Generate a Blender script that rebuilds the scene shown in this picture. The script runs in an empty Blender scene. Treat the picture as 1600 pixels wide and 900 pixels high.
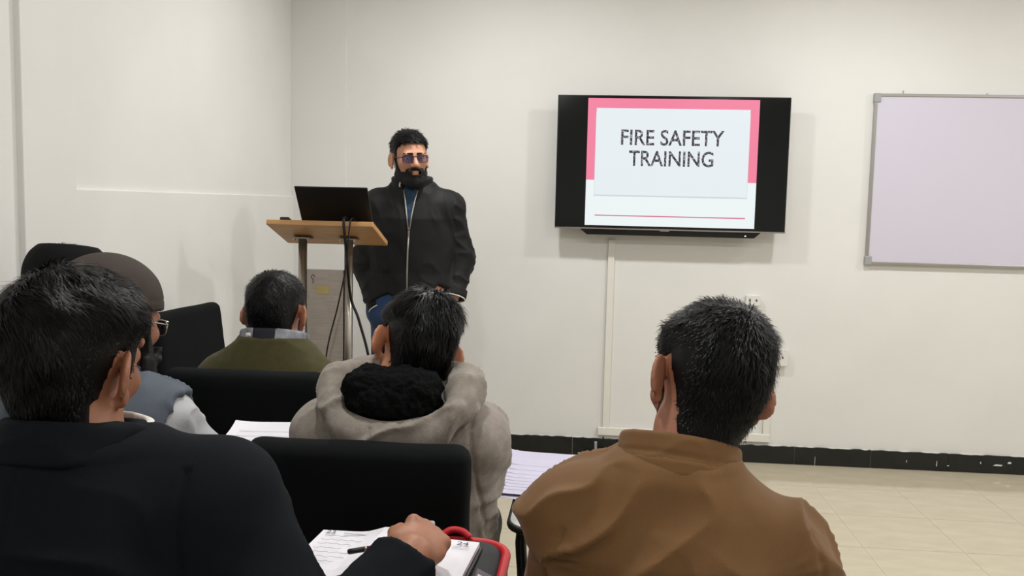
import bpy, bmesh, math, random
import numpy as np
from mathutils import Vector, Matrix
random.seed(7)
RNG = np.random.default_rng(11)
scene = bpy.context.scene
COL = scene.collection

# ------------------------------------------------------------------ camera
YAW, PITCH, ROLL = math.atan(.085), math.atan(130 / 1400), .023
_f = Vector((-math.sin(YAW) * math.cos(PITCH), math.cos(YAW) * math.cos(PITCH), -math.sin(PITCH)))
_r = Vector((math.cos(YAW), math.sin(YAW), 0)); _u = _r.cross(_f)
_r2 = math.cos(ROLL) * _r + math.sin(ROLL) * _u
_u2 = -math.sin(ROLL) * _r + math.cos(ROLL) * _u
cd = bpy.data.cameras.new('camera'); cam = bpy.data.objects.new('camera', cd); COL.objects.link(cam)
cd.sensor_width = 36; cd.lens = 36 * 1400 / 1600; cd.clip_start = .02
cam.matrix_world = Matrix(((_r2.x, _u2.x, -_f.x, 0), (_r2.y, _u2.y, -_f.y, 0), (_r2.z, _u2.z, -_f.z, 1.4), (0, 0, 0, 1)))
scene.camera = cam
# ------------------------------------------------------------------ world, exposure, lamp power
w = bpy.data.worlds.new('world'); scene.world = w; w.use_nodes = True
w.node_tree.nodes['Background'].inputs[0].default_value = (.9, .95, 1, 1)
w.node_tree.nodes['Background'].inputs[1].default_value = .05
vs = scene.view_settings
vs.view_transform = 'Standard'; vs.look = 'None'; vs.gamma = 1; vs.use_curve_mapping = False; vs.exposure = 0.0
LAMP_W = 15.4
LAMPS = [(x, y) for x in (-.45, 1.4, 3.4) for y in (3.75, 1.7, -.5)]
CEIL = 2.8

# ------------------------------------------------------------------ materials
def lin(c):
    return tuple(((v / 255) / 12.92 if v <= 10 else ((v / 255 + .055) / 1.055) ** 2.4) for v in c) + (1,)
def mat(name, c, rough=.6, metal=0, spec=.5, var=.0, vscale=6, bump=0, bscale=80, coat=0, sheen=0, emit=0, sss=0, bdist=.002, alpha=1, trans=0, stretch=(1, 1, 1)):
    m = bpy.data.materials.new(name); m.use_nodes = True
    nt = m.node_tree; b = nt.nodes['Principled BSDF']
    L = lin(c); b.inputs['Base Color'].default_value = L
    b.inputs['Roughness'].default_value = rough; b.inputs['Metallic'].default_value = metal
    b.inputs['Specular IOR Level'].default_value = spec
    b.inputs['Coat Weight'].default_value = coat; b.inputs['Coat Roughness'].default_value = .1
    b.inputs['Sheen Weight'].default_value = sheen; b.inputs['Sheen Roughness'].default_value = .4
    b.inputs['Alpha'].default_value = alpha; b.inputs['Transmission Weight'].default_value = trans
    if emit:
        b.inputs['Emission Color'].default_value = L; b.inputs['Emission Strength'].default_value = emit
    if sss:
        b.inputs['Subsurface Weight'].default_value = sss
        b.inputs['Subsurface Radius'].default_value = (1, .35, .2); b.inputs['Subsurface Scale'].default_value = .008
    if var or bump:
        tc = nt.nodes.new('ShaderNodeTexCoord'); mp = nt.nodes.new('ShaderNodeMapping')
        mp.inputs['Scale'].default_value = stretch
        nt.links.new(tc.outputs['Object'], mp.inputs[0])
    if var:
        n = nt.nodes.new('ShaderNodeTexNoise'); n.inputs['Scale'].default_value = vscale; n.inputs['Detail'].default_value = 5
        nt.links.new(mp.outputs[0], n.inputs['Vector'])
        r = nt.nodes.new('ShaderNodeValToRGB')
        r.color_ramp.elements[0].position = .3; r.color_ramp.elements[1].position = .7
        r.color_ramp.elements[0].color = tuple(v * (1 - var) for v in L[:3]) + (1,)
        r.color_ramp.elements[1].color = tuple(min(1, v * (1 + var)) for v in L[:3]) + (1,)
        nt.links.new(n.outputs[0], r.inputs[0]); nt.links.new(r.outputs[0], b.inputs['Base Color'])
    if bump:
        n = nt.nodes.new('ShaderNodeTexNoise'); n.inputs['Scale'].default_value = bscale; n.inputs['Detail'].default_value = 3
        nt.links.new(mp.outputs[0], n.inputs['Vector'])
        bp = nt.nodes.new('ShaderNodeBump'); bp.inputs['Strength'].default_value = bump; bp.inputs['Distance'].default_value = bdist
        nt.links.new(n.outputs[0], bp.inputs['Height']); nt.links.new(bp.outputs[0], b.inputs['Normal'])
    return m
M = {}
M['wall'] = mat('wall_paint', (226, 225, 222), .55, spec=.3, var=.025, vscale=2.2, bump=.15, bscale=35)
M['ceiling'] = mat('ceiling_paint', (238, 237, 232), .8)
M['tile'] = mat('floor_tile', (188, 178, 156), .09, spec=.5, var=.06, vscale=5, stretch=(1, 3, 1))
M['grout'] = mat('grout', (214, 208, 192), .6)
M['base_tile'] = mat('black_tile', (16, 20, 21), .22, var=.4, vscale=20)
M['plaster'] = mat('plaster_smear', (222, 219, 209), .8)
M['pvc'] = mat('white_pvc', (228, 226, 218), .4)
M['alu'] = mat('aluminium', (176, 174, 172), .35, metal=.8)
M['board'] = mat('whiteboard_enamel', (208, 204, 219), .22, spec=.5)
M['tvblack'] = mat('tv_bezel', (8, 9, 11), .2)
M['tvscreen'] = mat('tv_panel', (6, 10, 13), .12, spec=.4)
M['silver'] = mat('silver_strip', (170, 165, 165), .3, metal=.9)
M['steel'] = mat('brushed_steel', (150, 144, 136), .3, metal=.9, bump=.2, bscale=60, stretch=(8, 8, .4))
M['wood'] = mat('beech_board', (188, 142, 92), .45, var=.18, vscale=7, stretch=(1, 9, 9))
M['panel'] = mat('grey_laminate', (176, 166, 158), .5, var=.12, vscale=6, stretch=(2, 2, 26))
M['tape'] = mat('old_tape', (190, 172, 118), .5)
M['ink'] = mat('ink', (40, 40, 48), .6)
M['laptop'] = mat('laptop_shell', (10, 10, 11), .45)
M['rubber'] = mat('black_rubber', (12, 12, 13), .5)
M['chairfab'] = mat('chair_fabric', (17, 19, 21), .95, spec=.15, bump=.5, bscale=600, bdist=.001)
M['chairmetal'] = mat('chair_frame', (15, 15, 16), .35, metal=.3)
M['tablet'] = mat('tablet_laminate', (190, 194, 192), .4, var=.04, vscale=12)
M['tabletdark'] = mat('tablet_dark', (40, 42, 44), .5)
M['paper'] = mat('paper', (232, 230, 238), .7)
M['paperlav'] = mat('paper_lavender', (198, 194, 216), .7)
M['hair'] = mat('black_hair', (8, 8, 10), .45, spec=.17)
M['hairw'] = mat('dark_brown_hair', (9, 8, 9), .45, spec=.18)
M['beard'] = mat('black_beard', (13, 11, 11), .6, spec=.3, bump=.8, bscale=300, bdist=.003)
M['skinP'] = mat('skin_light_brown', (196, 142, 114), .5, var=.1, vscale=18, sss=.12, bump=.1, bscale=200)
M['skinB'] = mat('skin_warm_brown', (166, 112, 88), .5, var=.12, vscale=18, sss=.12, bump=.1, bscale=200)
M['skinH'] = mat('skin_tan', (184, 124, 92), .5, var=.12, vscale=18, sss=.12, bump=.1, bscale=200)
M['skinF'] = mat('skin_brown', (160, 108, 82), .5, var=.12, vscale=18, sss=.1, bump=.1, bscale=200)
M['eyew'] = mat('eye_white', (225, 220, 215), .2)
M['iris'] = mat('iris', (30, 18, 12), .15)
M['lens'] = mat('tinted_lens', (52, 40, 88), .05, alpha=.42, spec=.6)
M['clearlens'] = mat('dark_lens', (40, 38, 40), .05, alpha=.7, spec=.6)
M['frameblk'] = mat('glasses_frame', (28, 22, 24), .3)
M['framesil'] = mat('silver_frame', (200, 198, 196), .2, metal=1)
M['brown'] = mat('brown_cotton', (120, 88, 56), .8, spec=.25, var=.1, vscale=5, bump=.35, bscale=420, bdist=.001, sheen=.1)
M['hoodie'] = mat('grey_marl', (146, 138, 130), .95, spec=.15, var=.14, vscale=60, bump=.5, bscale=350, bdist=.002, sheen=.2)
M['fleece'] = mat('black_fleece', (17, 18, 19), 1, spec=.1, bump=1, bscale=160, bdist=.006)
M['olive'] = mat('olive_knit', (72, 68, 44), .95, spec=.15, var=.1, vscale=40, bump=.4, bscale=350, sheen=.1)
M['vest'] = mat('slate_vest', (88, 95, 106), .8, spec=.25, var=.08, vscale=9, bump=.2, bscale=250)
M['ltgrey'] = mat('light_grey_jersey', (178, 178, 182), .9, spec=.2, var=.06, vscale=30, bump=.3, bscale=300)
M['blackjk'] = mat('black_softshell', (11, 12, 14), .65, spec=.3, bump=.3, bscale=300, bdist=.001)
M['navyjk'] = mat('blue_black_knit', (15, 19, 24), .9, spec=.14, bump=.35, bscale=350, bdist=.001)
M['jeans'] = mat('blue_denim', (38, 64, 104), .85, var=.25, vscale=14, bump=.4, bscale=400, bdist=.001)
M['trous'] = mat('dark_trousers', (30, 32, 38), .85, var=.1)
M['shoe'] = mat('black_shoe', (18, 17, 17), .4)
M['white'] = mat('white_cotton', (222, 220, 215), .8)
M['blueshirt'] = mat('blue_shirt', (22, 52, 78), .8, var=.5, vscale=60)
M['zip'] = mat('zip_metal', (168, 165, 162), .3, metal=.8)
M['capblk'] = mat('black_cap_felt', (12, 13, 15), .9, spec=.2, bump=.4, bscale=300)
M['capbrn'] = mat('grey_brown_cap', (66, 58, 54), .85, spec=.2, var=.08, bump=.4, bscale=300)
M['bag'] = mat('charcoal_nylon', (32, 34, 37), .7, bump=.5, bscale=500, bdist=.001)
M['red'] = mat('red_piping', (196, 22, 34), .5)
M['mauve'] = mat('mauve_patch', (88, 78, 92), .5)
M['navy'] = mat('navy_band', (18, 20, 32), .8)
M['chk'] = mat('grey_check', (120, 122, 130), .85, var=.6, vscale=26)
M['penred'] = mat('pen_brown', (96, 40, 30), .3)
M['greymetal'] = mat('grey_plastic', (158, 160, 160), .4)
def emat(name, c, s): return mat(name, c, .3, emit=s, spec=.2)
def escreen(name, c, s):
    m = bpy.data.materials.new(name); m.use_nodes = True; b = m.node_tree.nodes['Principled BSDF']
    b.inputs['Base Color'].default_value = (.01, .01, .012, 1); b.inputs['Roughness'].default_value = .25
    b.inputs['Emission Color'].default_value = lin(c); b.inputs['Emission Strength'].default_value = s
    return m
M['s_white'] = escreen('slide_white', (234, 242, 243), 1.0)
M['s_card'] = escreen('slide_card', (228, 236, 240), 1.0)
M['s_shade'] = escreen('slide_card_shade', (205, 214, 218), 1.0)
M['s_pink'] = escreen('slide_pink', (240, 128, 158), 1.0)
M['s_rule'] = escreen('slide_rule', (206, 110, 140), 1.0)
mt = escreen('slide_ink', (48, 42, 54), 1.0); M['s_text'] = mt
nt = mt.node_tree; tc = nt.nodes.new('ShaderNodeTexCoord'); nn = nt.nodes.new('ShaderNodeTexNoise'); rr = nt.nodes.new('ShaderNodeValToRGB')
nn.inputs['Scale'].default_value = 95; nn.inputs['Detail'].default_value = 6
rr.color_ramp.elements[0].position = .50; rr.color_ramp.elements[0].color = lin((44, 38, 50)); rr.color_ramp.elements[1].position = .68; rr.color_ramp.elements[1].color = lin((190, 190, 200))
nt.links.new(tc.outputs['Object'], nn.inputs['Vector']); nt.links.new(nn.outputs[0], rr.inputs[0]); nt.links.new(rr.outputs[0], nt.nodes['Principled BSDF'].inputs['Emission Color'])
M['led'] = emat('led_white', (235, 240, 255), 2)
M['lampglow'] = emat('lamp_diffuser', (255, 252, 244), 12)

# ------------------------------------------------------------------ object helpers
def link(o, parent=None, label=None, cat=None, group=None, kind=None):
    COL.objects.link(o)
    if parent is not None: o.parent = parent
    if label: o['label'] = label
    if cat: o['category'] = cat
    if group: o['group'] = group
    if kind: o['kind'] = kind
    return o
def empty(name, loc, label, cat, rz=0, group=None):
    o = bpy.data.objects.new(name, None); o.location = loc; o.rotation_euler = (0, 0, rz); o.empty_display_size = .1
    return link(o, None, label, cat, group)
def from_np(name, V, F, m, parent=None, smooth=True, **kw):
    me = bpy.data.meshes.new(name); V = np.asarray(V, float)
    me.from_pydata(V.tolist(), [], F.tolist() if hasattr(F, 'tolist') else F); me.update()
    if smooth: me.polygons.foreach_set('use_smooth', [True] * len(me.polygons))
    me.materials.append(m)
    return link(bpy.data.objects.new(name, me), parent, **kw)
class MB:
    def __init__(s): s.bm = bmesh.new()
    def box(s, c, size, bev=0, seg=2, R=None):
        g = bmesh.ops.create_cube(s.bm, size=1); vs_ = g['verts']
        bmesh.ops.scale(s.bm, vec=size, verts=vs_)
        if bev:
            es = list({e for v in vs_ for e in v.link_edges})
            g = bmesh.ops.bevel(s.bm, geom=es, offset=bev, segments=seg, affect='EDGES', profile=.5)
            vs_ = list({v for f in g['faces'] for v in f.verts} | {v for v in vs_ if v.is_valid})
        if R is not None: bmesh.ops.rotate(s.bm, cent=(0, 0, 0), matrix=R, verts=vs_)
        bmesh.ops.translate(s.bm, vec=c, verts=vs_); return s
    def tube(s, pts, r, n=10, caps=True, flat=None):
        pts = [Vector(p) for p in pts]; rs = r if hasattr(r, '__len__') else [r] * len(pts)
        rings = []; up = Vector((0, 0, 1))
        for i, p in enumerate(pts):
            t = (pts[min(i + 1, len(pts) - 1)] - pts[max(i - 1, 0)]).normalized()
            if i == 0:
                a = t.cross(up); a = a if a.length > .05 else t.cross(Vector((1, 0, 0))); a.normalize()
            else: a = (a - t * a.dot(t)).normalized()
            b = t.cross(a)
            f2 = flat or 1
            rings.append([s.bm.verts.new(p + rs[i] * (a * math.cos(2 * math.pi * k / n) + b * f2 * math.sin(2 * math.pi * k / n))) for k in range(n)])
        for q, z in zip(rings, rings[1:]):
            for k in range(n): s.bm.faces.new((q[k], q[(k + 1) % n], z[(k + 1) % n], z[k]))
        if caps: s.bm.faces.new(rings[0][::-1]); s.bm.faces.new(rings[-1])
        return s
    def prism(s, poly, axis, a, b):
        # poly: 2D points in the two axes other than axis
        def P(u, v, t): return {'x': (t, u, v), 'y': (u, t, v), 'z': (u, v, t)}[axis]
        A = [s.bm.verts.new(P(u, v, a)) for u, v in poly]; B = [s.bm.verts.new(P(u, v, b)) for u, v in poly]
        s.bm.faces.new(A); s.bm.faces.new(B[::-1]); n = len(poly)
        for i in range(n): s.bm.faces.new((A[i], B[i], B[(i + 1) % n], A[(i + 1) % n]))
        return s
    def build(s, name, m, parent=None, smooth=False, **kw):
        bmesh.ops.recalc_face_normals(s.bm, faces=s.bm.faces)
        me = bpy.data.meshes.new(name); s.bm.to_mesh(me); s.bm.free(); me.materials.append(m)
        if smooth: me.polygons.foreach_set('use_smooth', [True] * len(me.polygons))
        return link(bpy.data.objects.new(name, me), parent, **kw)
def bx(name, lo, hi, m, parent=None, bev=0, **kw):
    c = [(a + b) / 2 for a, b in zip(lo, hi)]; sz = [b - a for a, b in zip(lo, hi)]
    return MB().box(c, sz, bev).build(name, m, parent, **kw)
def curve_pts(pts, n=8):
    P = [Vector(p) for p in pts]; P = [2 * P[0] - P[1]] + P + [2 * P[-1] - P[-2]]; out = []
    for i in range(1, len(P) - 2):
        for k in range(n):
            t = k / n; a, b, c, d = P[i - 1:i + 3]
            out.append(.5 * ((2 * b) + (c - a) * t + (2 * a - 5 * b + 4 * c - d) * t * t + (3 * b - a - 3 * c + d) * t ** 3))
    return out + [P[-2]]
def rect_round(x0, x1, y0, y1, r, n=5):
    out = []
    for cx, cy, a0 in ((x1 - r, y1 - r, 0), (x0 + r, y1 - r, 90), (x0 + r, y0 + r, 180), (x1 - r, y0 + r, 270)):
        for k in range(n + 1):
            a = math.radians(a0 + 90 * k / n); out.append((cx + r * math.cos(a), cy + r * math.sin(a)))
    return out

# ------------------------------------------------------------------ signed distance modelling
def rx(a): c, s = math.cos(a), math.sin(a); return np.array([[1, 0, 0], [0, c, -s], [0, s, c]])
def ry(a): c, s = math.cos(a), math.sin(a); return np.array([[c, 0, s], [0, 1, 0], [-s, 0, c]])
def rz(a): c, s = math.cos(a), math.sin(a); return np.array([[c, -s, 0], [s, c, 0], [0, 0, 1]])
D = math.radians
class Frame:
    def __init__(s, c=(0, 0, 0), R=None, k=1): s.c = np.array(c, float); s.R = np.eye(3) if R is None else R; s.k = k
    def loc(s, P): return (P - s.c) @ s.R / s.k
    def w(s, p): return s.c + s.R @ (np.array(p, float) * s.k)
I_ = Frame()
def ell(c, r, R=None, fr=I_):
    c = fr.w(c); r = np.array(r, float) * fr.k; RR = fr.R if R is None else fr.R @ R
    RA = (RR / r).astype(np.float32); c32 = c.astype(np.float32); r32 = r.astype(np.float32)
    def fn(P):
        Q = (P - c32) @ RA; a = np.sqrt(np.einsum('ij,ij->i', Q, Q)); Q = Q / r32; b = np.sqrt(np.einsum('ij,ij->i', Q, Q))
        return a * (a - 1) / np.maximum(b, 1e-6)
    m = r.max(); return fn, c - m, c + m
def cap(a, b, ra, rb, fr=I_):
    a = fr.w(a); b = fr.w(b); ra *= fr.k; rb *= fr.k; ab = b - a; L2 = max(ab @ ab, 1e-9); m = max(ra, rb)
    f4 = np.float32; a32 = a.astype(f4); ab32 = ab.astype(f4); abn = (ab / L2).astype(f4); ra = f4(ra); rb = f4(rb)
    def fn(P):
        A = P - a32; t = np.minimum(np.maximum(A @ abn, 0), 1); A -= t[:, None] * ab32
        return np.sqrt(np.einsum('ij,ij->i', A, A)) - (ra + t * (rb - ra))
    return fn, np.minimum(a, b) - m, np.maximum(a, b) + m
def rbox(c, h, r, R=None, fr=I_):
    c = fr.w(c); h = np.array(h, float); RR = fr.R if R is None else fr.R @ R
    def fn(P):
        q = np.abs((P - c) @ RR) - (h - r)
        return np.linalg.norm(np.maximum(q, 0), axis=1) + np.minimum(q.max(1), 0) - r
    m = np.linalg.norm(h); return fn, c - m, c + m
def band(c, R, rx_, ry_, hh, th, flare=0):
    c = np.array(c, float)
    def fn(P):
        Q = (P - c) @ R; s = 1 + flare * Q[:, 2]
        rad = np.sqrt((Q[:, 0] / rx_) ** 2 + (Q[:, 1] / ry_) ** 2) / s
        d = np.abs((rad - 1) * min(rx_, ry_)) - th * .5
        z = np.abs(Q[:, 2]) - hh
        return np.sqrt(np.maximum(d, 0) ** 2 + np.maximum(z, 0) ** 2) + np.minimum(np.maximum(d, z), 0) - th * .5
    m = max(rx_, ry_) * 1.3 + hh; return fn, c - m, c + m
def loft(secs, infl=0):
    S = np.array(secs, float)
    def fn(P):
        z = P[:, 2]; g = lambda i: np.interp(z, S[:, 0], S[:, i])
        a = g(3) + infl; b = g(4) + infl; x = (P[:, 0] - g(1)) / a; y = (P[:, 1] - g(2)) / b
        rad = (np.abs(x) ** 2.3 + np.abs(y) ** 2.3) ** (1 / 2.3)
        d = (rad - 1) * np.minimum(a, b) * .95
        e = np.maximum(S[0, 0] - infl - z, z - S[-1, 0] - infl)
        k = .03; h = np.clip(.5 + .5 * (d - e) / k, 0, 1); return d * h + e * (1 - h) + k * h * (1 - h)
    lo = np.array([(S[:, 1] - S[:, 3]).min() - infl, (S[:, 2] - S[:, 4]).min() - infl, S[0, 0] - infl - .02]); hi = np.array([(S[:, 1] + S[:, 3]).max() + infl, (S[:, 2] + S[:, 4]).max() + infl, S[-1, 0] + infl + .02])
    return fn, lo, hi
class Solid:
    def __init__(s): s.ops = []
    def add(s, prim, k=.02): s.ops.append(('u', k, prim[0], prim[1], prim[2])); return s
    def sub(s, prim, k=.006): s.ops.append(('s', k, prim[0] if isinstance(prim, tuple) else prim, None, None)); return s
    def cut(s, fn, k=.006): s.ops.append(('i', k, fn, None, None)); return s   # keep where fn<0
    def ev(s, P, skip=None, rec=None):
        d = None
        for i, (m, k, fn, _, _) in enumerate(s.ops):
            if skip is not None and skip[i]: continue
            v = fn(P)
            if rec is not None: rec.append(v if m == 'u' else None)
            if d is None: d = v; continue
            if m == 'u':
                h = np.clip(.5 + .5 * (d - v) / k, 0, 1); d = d * (1 - h) + v * h - k * h * (1 - h)
            else:
                if m == 's': v = -v
                h = np.clip(.5 + .5 * (v - d) / k, 0, 1); d = d * (1 - h) + v * h + k * h * (1 - h)
        return d
    def mesh(s, h):
        lo = np.min([o[3] for o in s.ops if o[0] == 'u'], 0) - 3 * h - .012; hi = np.max([o[4] for o in s.ops if o[0] == 'u'], 0) + 3 * h + .012
        B = 8; nb = np.ceil((hi - lo) / (h * B)).astype(int); n = nb * B
        vals = np.empty(n, np.float32); rad = B * h * .87
        bi = np.stack(np.meshgrid(*[np.arange(q) for q in nb], indexing='ij'), -1).reshape(-1, 3)
        cen = (lo + (bi * B + (B - 1) / 2) * h).astype(np.float32)
        rec = []; dc = s.ev(cen, rec=rec)
        U = np.array([v if v is not None else np.full(len(cen), -9.) for v in rec]).T
        iu = np.array([v is not None for v in rec]); um = np.min(np.where(iu, U, 9), 1)
        off = np.stack(np.meshgrid(*[np.arange(B)] * 3, indexing='ij'), -1).reshape(-1, 3) * h
        for q in range(len(bi)):
            i, j, k = bi[q] * B
            if abs(dc[q]) > rad * 1.5 + .012: vals[i:i + B, j:j + B, k:k + B] = dc[q]; continue
            sk = iu & (U[q] > um[q] + 2.1 * rad + .045)
            vals[i:i + B, j:j + B, k:k + B] = s.ev((lo + bi[q] * B * h + off).astype(np.float32), sk).reshape(B, B, B)
        sg = vals < 0
        c = np.zeros(n - 1, np.uint8)
        cor = [(a, b, e) for a in (0, 1) for b in (0, 1) for e in (0, 1)]
        for a, b, e in cor: c += sg[a:n[0] - 1 + a, b:n[1] - 1 + b, e:n[2] - 1 + e]
        act = (c > 0) & (c < 8); idx = np.argwhere(act)
        ids = np.full(n - 1, -1, np.int32); ids[act] = np.arange(len(idx))
        cv = np.stack([vals[idx[:, 0] + a, idx[:, 1] + b, idx[:, 2] + e] for a, b, e in cor], 1)
        acc = np.zeros((len(idx), 3)); cnt = np.zeros(len(idx)); ca = np.array(cor, float)
        for p in range(8):
            for q in range(p + 1, 8):
                if np.abs(ca[p] - ca[q]).sum() != 1: continue
                m = (cv[:, p] < 0) != (cv[:, q] < 0)
                t = cv[m, p] / (cv[m, p] - cv[m, q])
                acc[m] += ca[p] + t[:, None] * (ca[q] - ca[p]); cnt[m] += 1
        V = lo + (idx + acc / cnt[:, None]) * h
        Fs = []
        for ax in range(3):
            o1, o2 = (ax + 1) % 3, (ax + 2) % 3
            A = np.take(sg, range(0, n[ax] - 1), ax); Bq = np.take(sg, range(1, n[ax]), ax)
            e = np.argwhere(A != Bq)
            e = e[(e[:, o1] > 0) & (e[:, o2] > 0) & (e[:, o1] < n[o1] - 1) & (e[:, o2] < n[o2] - 1)]
            fl = sg[e[:, 0], e[:, 1], e[:, 2]]
            def cid(d1, d2):
                r = e.copy(); r[:, o1] -= d1; r[:, o2] -= d2; return ids[r[:, 0], r[:, 1], r[:, 2]]
            q = np.stack([cid(1, 1), cid(0, 1), cid(0, 0), cid(1, 0)], 1)
            q[~fl] = q[~fl][:, ::-1]; Fs.append(q)
        Fq = np.concatenate(Fs); Fq = Fq[(Fq >= 0).all(1)]
        return V, Fq
def normals(V, F):
    n = np.cross(V[F[:, 2]] - V[F[:, 0]], V[F[:, 3]] - V[F[:, 1]]); N = np.zeros_like(V)
    for k in range(4): np.add.at(N, F[:, k], n)
    return N / np.maximum(np.linalg.norm(N, axis=1, keepdims=True), 1e-12)
def vnoise(P, seed=0):
    i = np.floor(P).astype(np.int64); f = P - i; f = f * f * (3 - 2 * f); out = 0
    for a in (0, 1):
        for b in (0, 1):
            for c in (0, 1):
                h = ((i[:, 0] + a) * 73856093) ^ ((i[:, 1] + b) * 19349663) ^ ((i[:, 2] + c) * 83492791) ^ (seed * 2654435761)
                h = (h ^ (h >> 13)) * 1274126177 & 0x7fffffff
                h = (h ^ (h >> 15)) & 0xffff
                wgt = (f[:, 0] if a else 1 - f[:, 0]) * (f[:, 1] if b else 1 - f[:, 1]) * (f[:, 2] if c else 1 - f[:, 2])
                out = out + wgt * (h / 32767.5 - 1)
    return out
def folds(P, d, along, across, amp, seed=0, p=2.5):
    d = np.array(d, float); d /= np.linalg.norm(d); e1 = np.cross(d, [.3, .9, .2]); e1 /= np.linalg.norm(e1); e2 = np.cross(d, e1)
    W = P + .012 * np.stack([vnoise(P * 14 + 5, seed + 9), vnoise(P * 14 + 31, seed + 8), vnoise(P * 14 + 77, seed + 7)], 1)
    q = np.stack([W @ d * along, W @ e1 * across, W @ e2 * across], 1) + 100
    r = (1 - np.abs(vnoise(q, seed))) ** p
    return amp * (r - .35)
def sdf_obj(name, S, h, m, parent, disp=None, **kw):
    V, F = S.mesh(h)
    if disp is not None:
        N = normals(V, F); V = V + N * np.asarray(disp(V, N))[:, None]
    return from_np(name, V, F, m, parent, **kw), V, F

# ------------------------------------------------------------------ room
WY, WX, RX, BY = 4.993, -1.692, 4.35, -2.6
def st(name, lo, hi, m, **k): return bx(name, lo, hi, m, kind='structure', **k)
fl = st('floor', (WX - .1, BY - .1, -.12), (RX + .1, WY + .1, -.0005), M['grout'])
T = .41
tm = MB().box((0, 0, -.0025), (T - .0022, T - .0022, .007)); tile0 = tm.build('tile', M['tile'], fl)
first = True
x = 1.185 - T * 7
while x < RX:
    y = WY - T / 2
    while y > BY:
        if x + T > WX:
            o = tile0 if first else tile0.copy()
            if not first: COL.objects.link(o); o.parent = fl
            first = False
            xc = x + T / 2
            o.location = (xc, y, 0)
        y -= T
    x += T
wb_ = st('wall_back', (WX - .1, WY, -.1), (RX + .1, WY + .1, CEIL + .1), M['wall'])
st('wall_left', (WX - .1, BY - .1, -.1), (WX, WY, CEIL + .1), M['wall'])
st('wall_right', (RX, BY - .1, -.1), (RX + .1, WY, CEIL + .1), M['wall'])
st('wall_rear', (WX, BY - .1, -.1), (RX, BY, CEIL + .1), M['wall'])
st('ceiling', (WX - .1, BY - .1, CEIL), (RX + .1, WY + .1, CEIL + .1), M['ceiling'])
st('trim_1', (WX - .01, 2.81, 0), (WX + .012, WY, 1.42), M['wall'], bev=.004)          # plastered dado of the left wall
st('trim_2', (WX - .01, 2.535, 0), (WX + .02, 2.81, CEIL), M['wall'], bev=.003)        # flat pilaster
st('trim_3', (WX, WY - .006, 0), (-1.376, WY + .01, CEIL), M['wall'], bev=.002)
bb = st('baseboard_back', (WX + .012, WY - .006, .001), (RX, WY, .1), M['plaster'])
x = -.1 - T * 3.9; i = 0
while x < RX:
    a, b = max(x, WX + .015), min(x + T - .003, RX)
    if b - a > .02:
        n = 14; rnd = random.Random(i + 3)
        top = [(a + (b - a) * k / n, .1005 + rnd.uniform(-.0035, .0025)) for k in range(n + 1)]
        poly = [(a, .003), (b, .003)] + top[::-1]
        MB().prism(poly, 'y', WY - .014, WY - .002).build('tile', M['base_tile'], bb)
    x += T; i += 1
for (sx, sz, w_, h_) in ((1.93, .045, .004, .03), (1.99, .035, .012, .004), (2.16, .06, .005, .012), (2.25, .05, .05, .008), (2.31, .066, .02, .01), (1.77, .05, .004, .012), (-.02, .012, .02, .005), (.17, .01, .03, .008), (.21, .012, .012, .01), (1.28, .03, .002, .05)):
    MB().prism([(sx - w_ / 2, sz - h_ / 2), (sx + w_ * .4, sz - h_ * .6), (sx + w_ / 2, sz + h_ * .3), (sx - w_ * .2, sz + h_ / 2)], 'y', WY - .0155, WY - .013).build('plaster_speck', M['plaster'], bb)

# ceiling downlights: ring, diffuser and the lamp itself
def downlight(x, y, label):
    t = empty('ceiling_light', (x, y, CEIL), label, 'ceiling light', group='recessed ceiling downlights')
    ring = MB(); n = 28
    A = [[ring.bm.verts.new((r * math.cos(2 * math.pi * k / n), r * math.sin(2 * math.pi * k / n), z)) for k in range(n)] for r, z in ((.135, -.001), (.135, -.008), (.115, -.012), (.11, -.004))]
    for p, q in zip(A, A[1:]):
        for k in range(n): ring.bm.faces.new((p[k], p[(k + 1) % n], q[(k + 1) % n], q[k]))
    ring.build('ring', M['pvc'], t, smooth=True)
    d = MB(); d.bm.faces.new([d.bm.verts.new((.11 * math.cos(2 * math.pi * k / n), .11 * math.sin(2 * math.pi * k / n), -.004)) for k in range(n)][::-1]); d.build('diffuser', M['lampglow'], t)
    ld = bpy.data.lights.new('lamp', 'AREA'); ld.shape = 'DISK'; ld.size = .15; ld.energy = LAMP_W * {3.75: 1.4, 1.7: .95, -.5: .7}[y]; ld.color = (1, .995, .982)
    lo = bpy.data.objects.new('lamp', ld); lo.location = (0, 0, -.014); link(lo, t)
for x, y in LAMPS:
    col_ = {-.45: 'left', 1.4: 'middle', 3.4: 'right'}[x]; row = {3.75: 'nearest the screen wall', 1.7: 'above the seated audience', -.5: 'behind the audience'}[y]
    downlight(x, y, 'round white recessed downlight, %s column, %s' % (col_, row))

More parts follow.
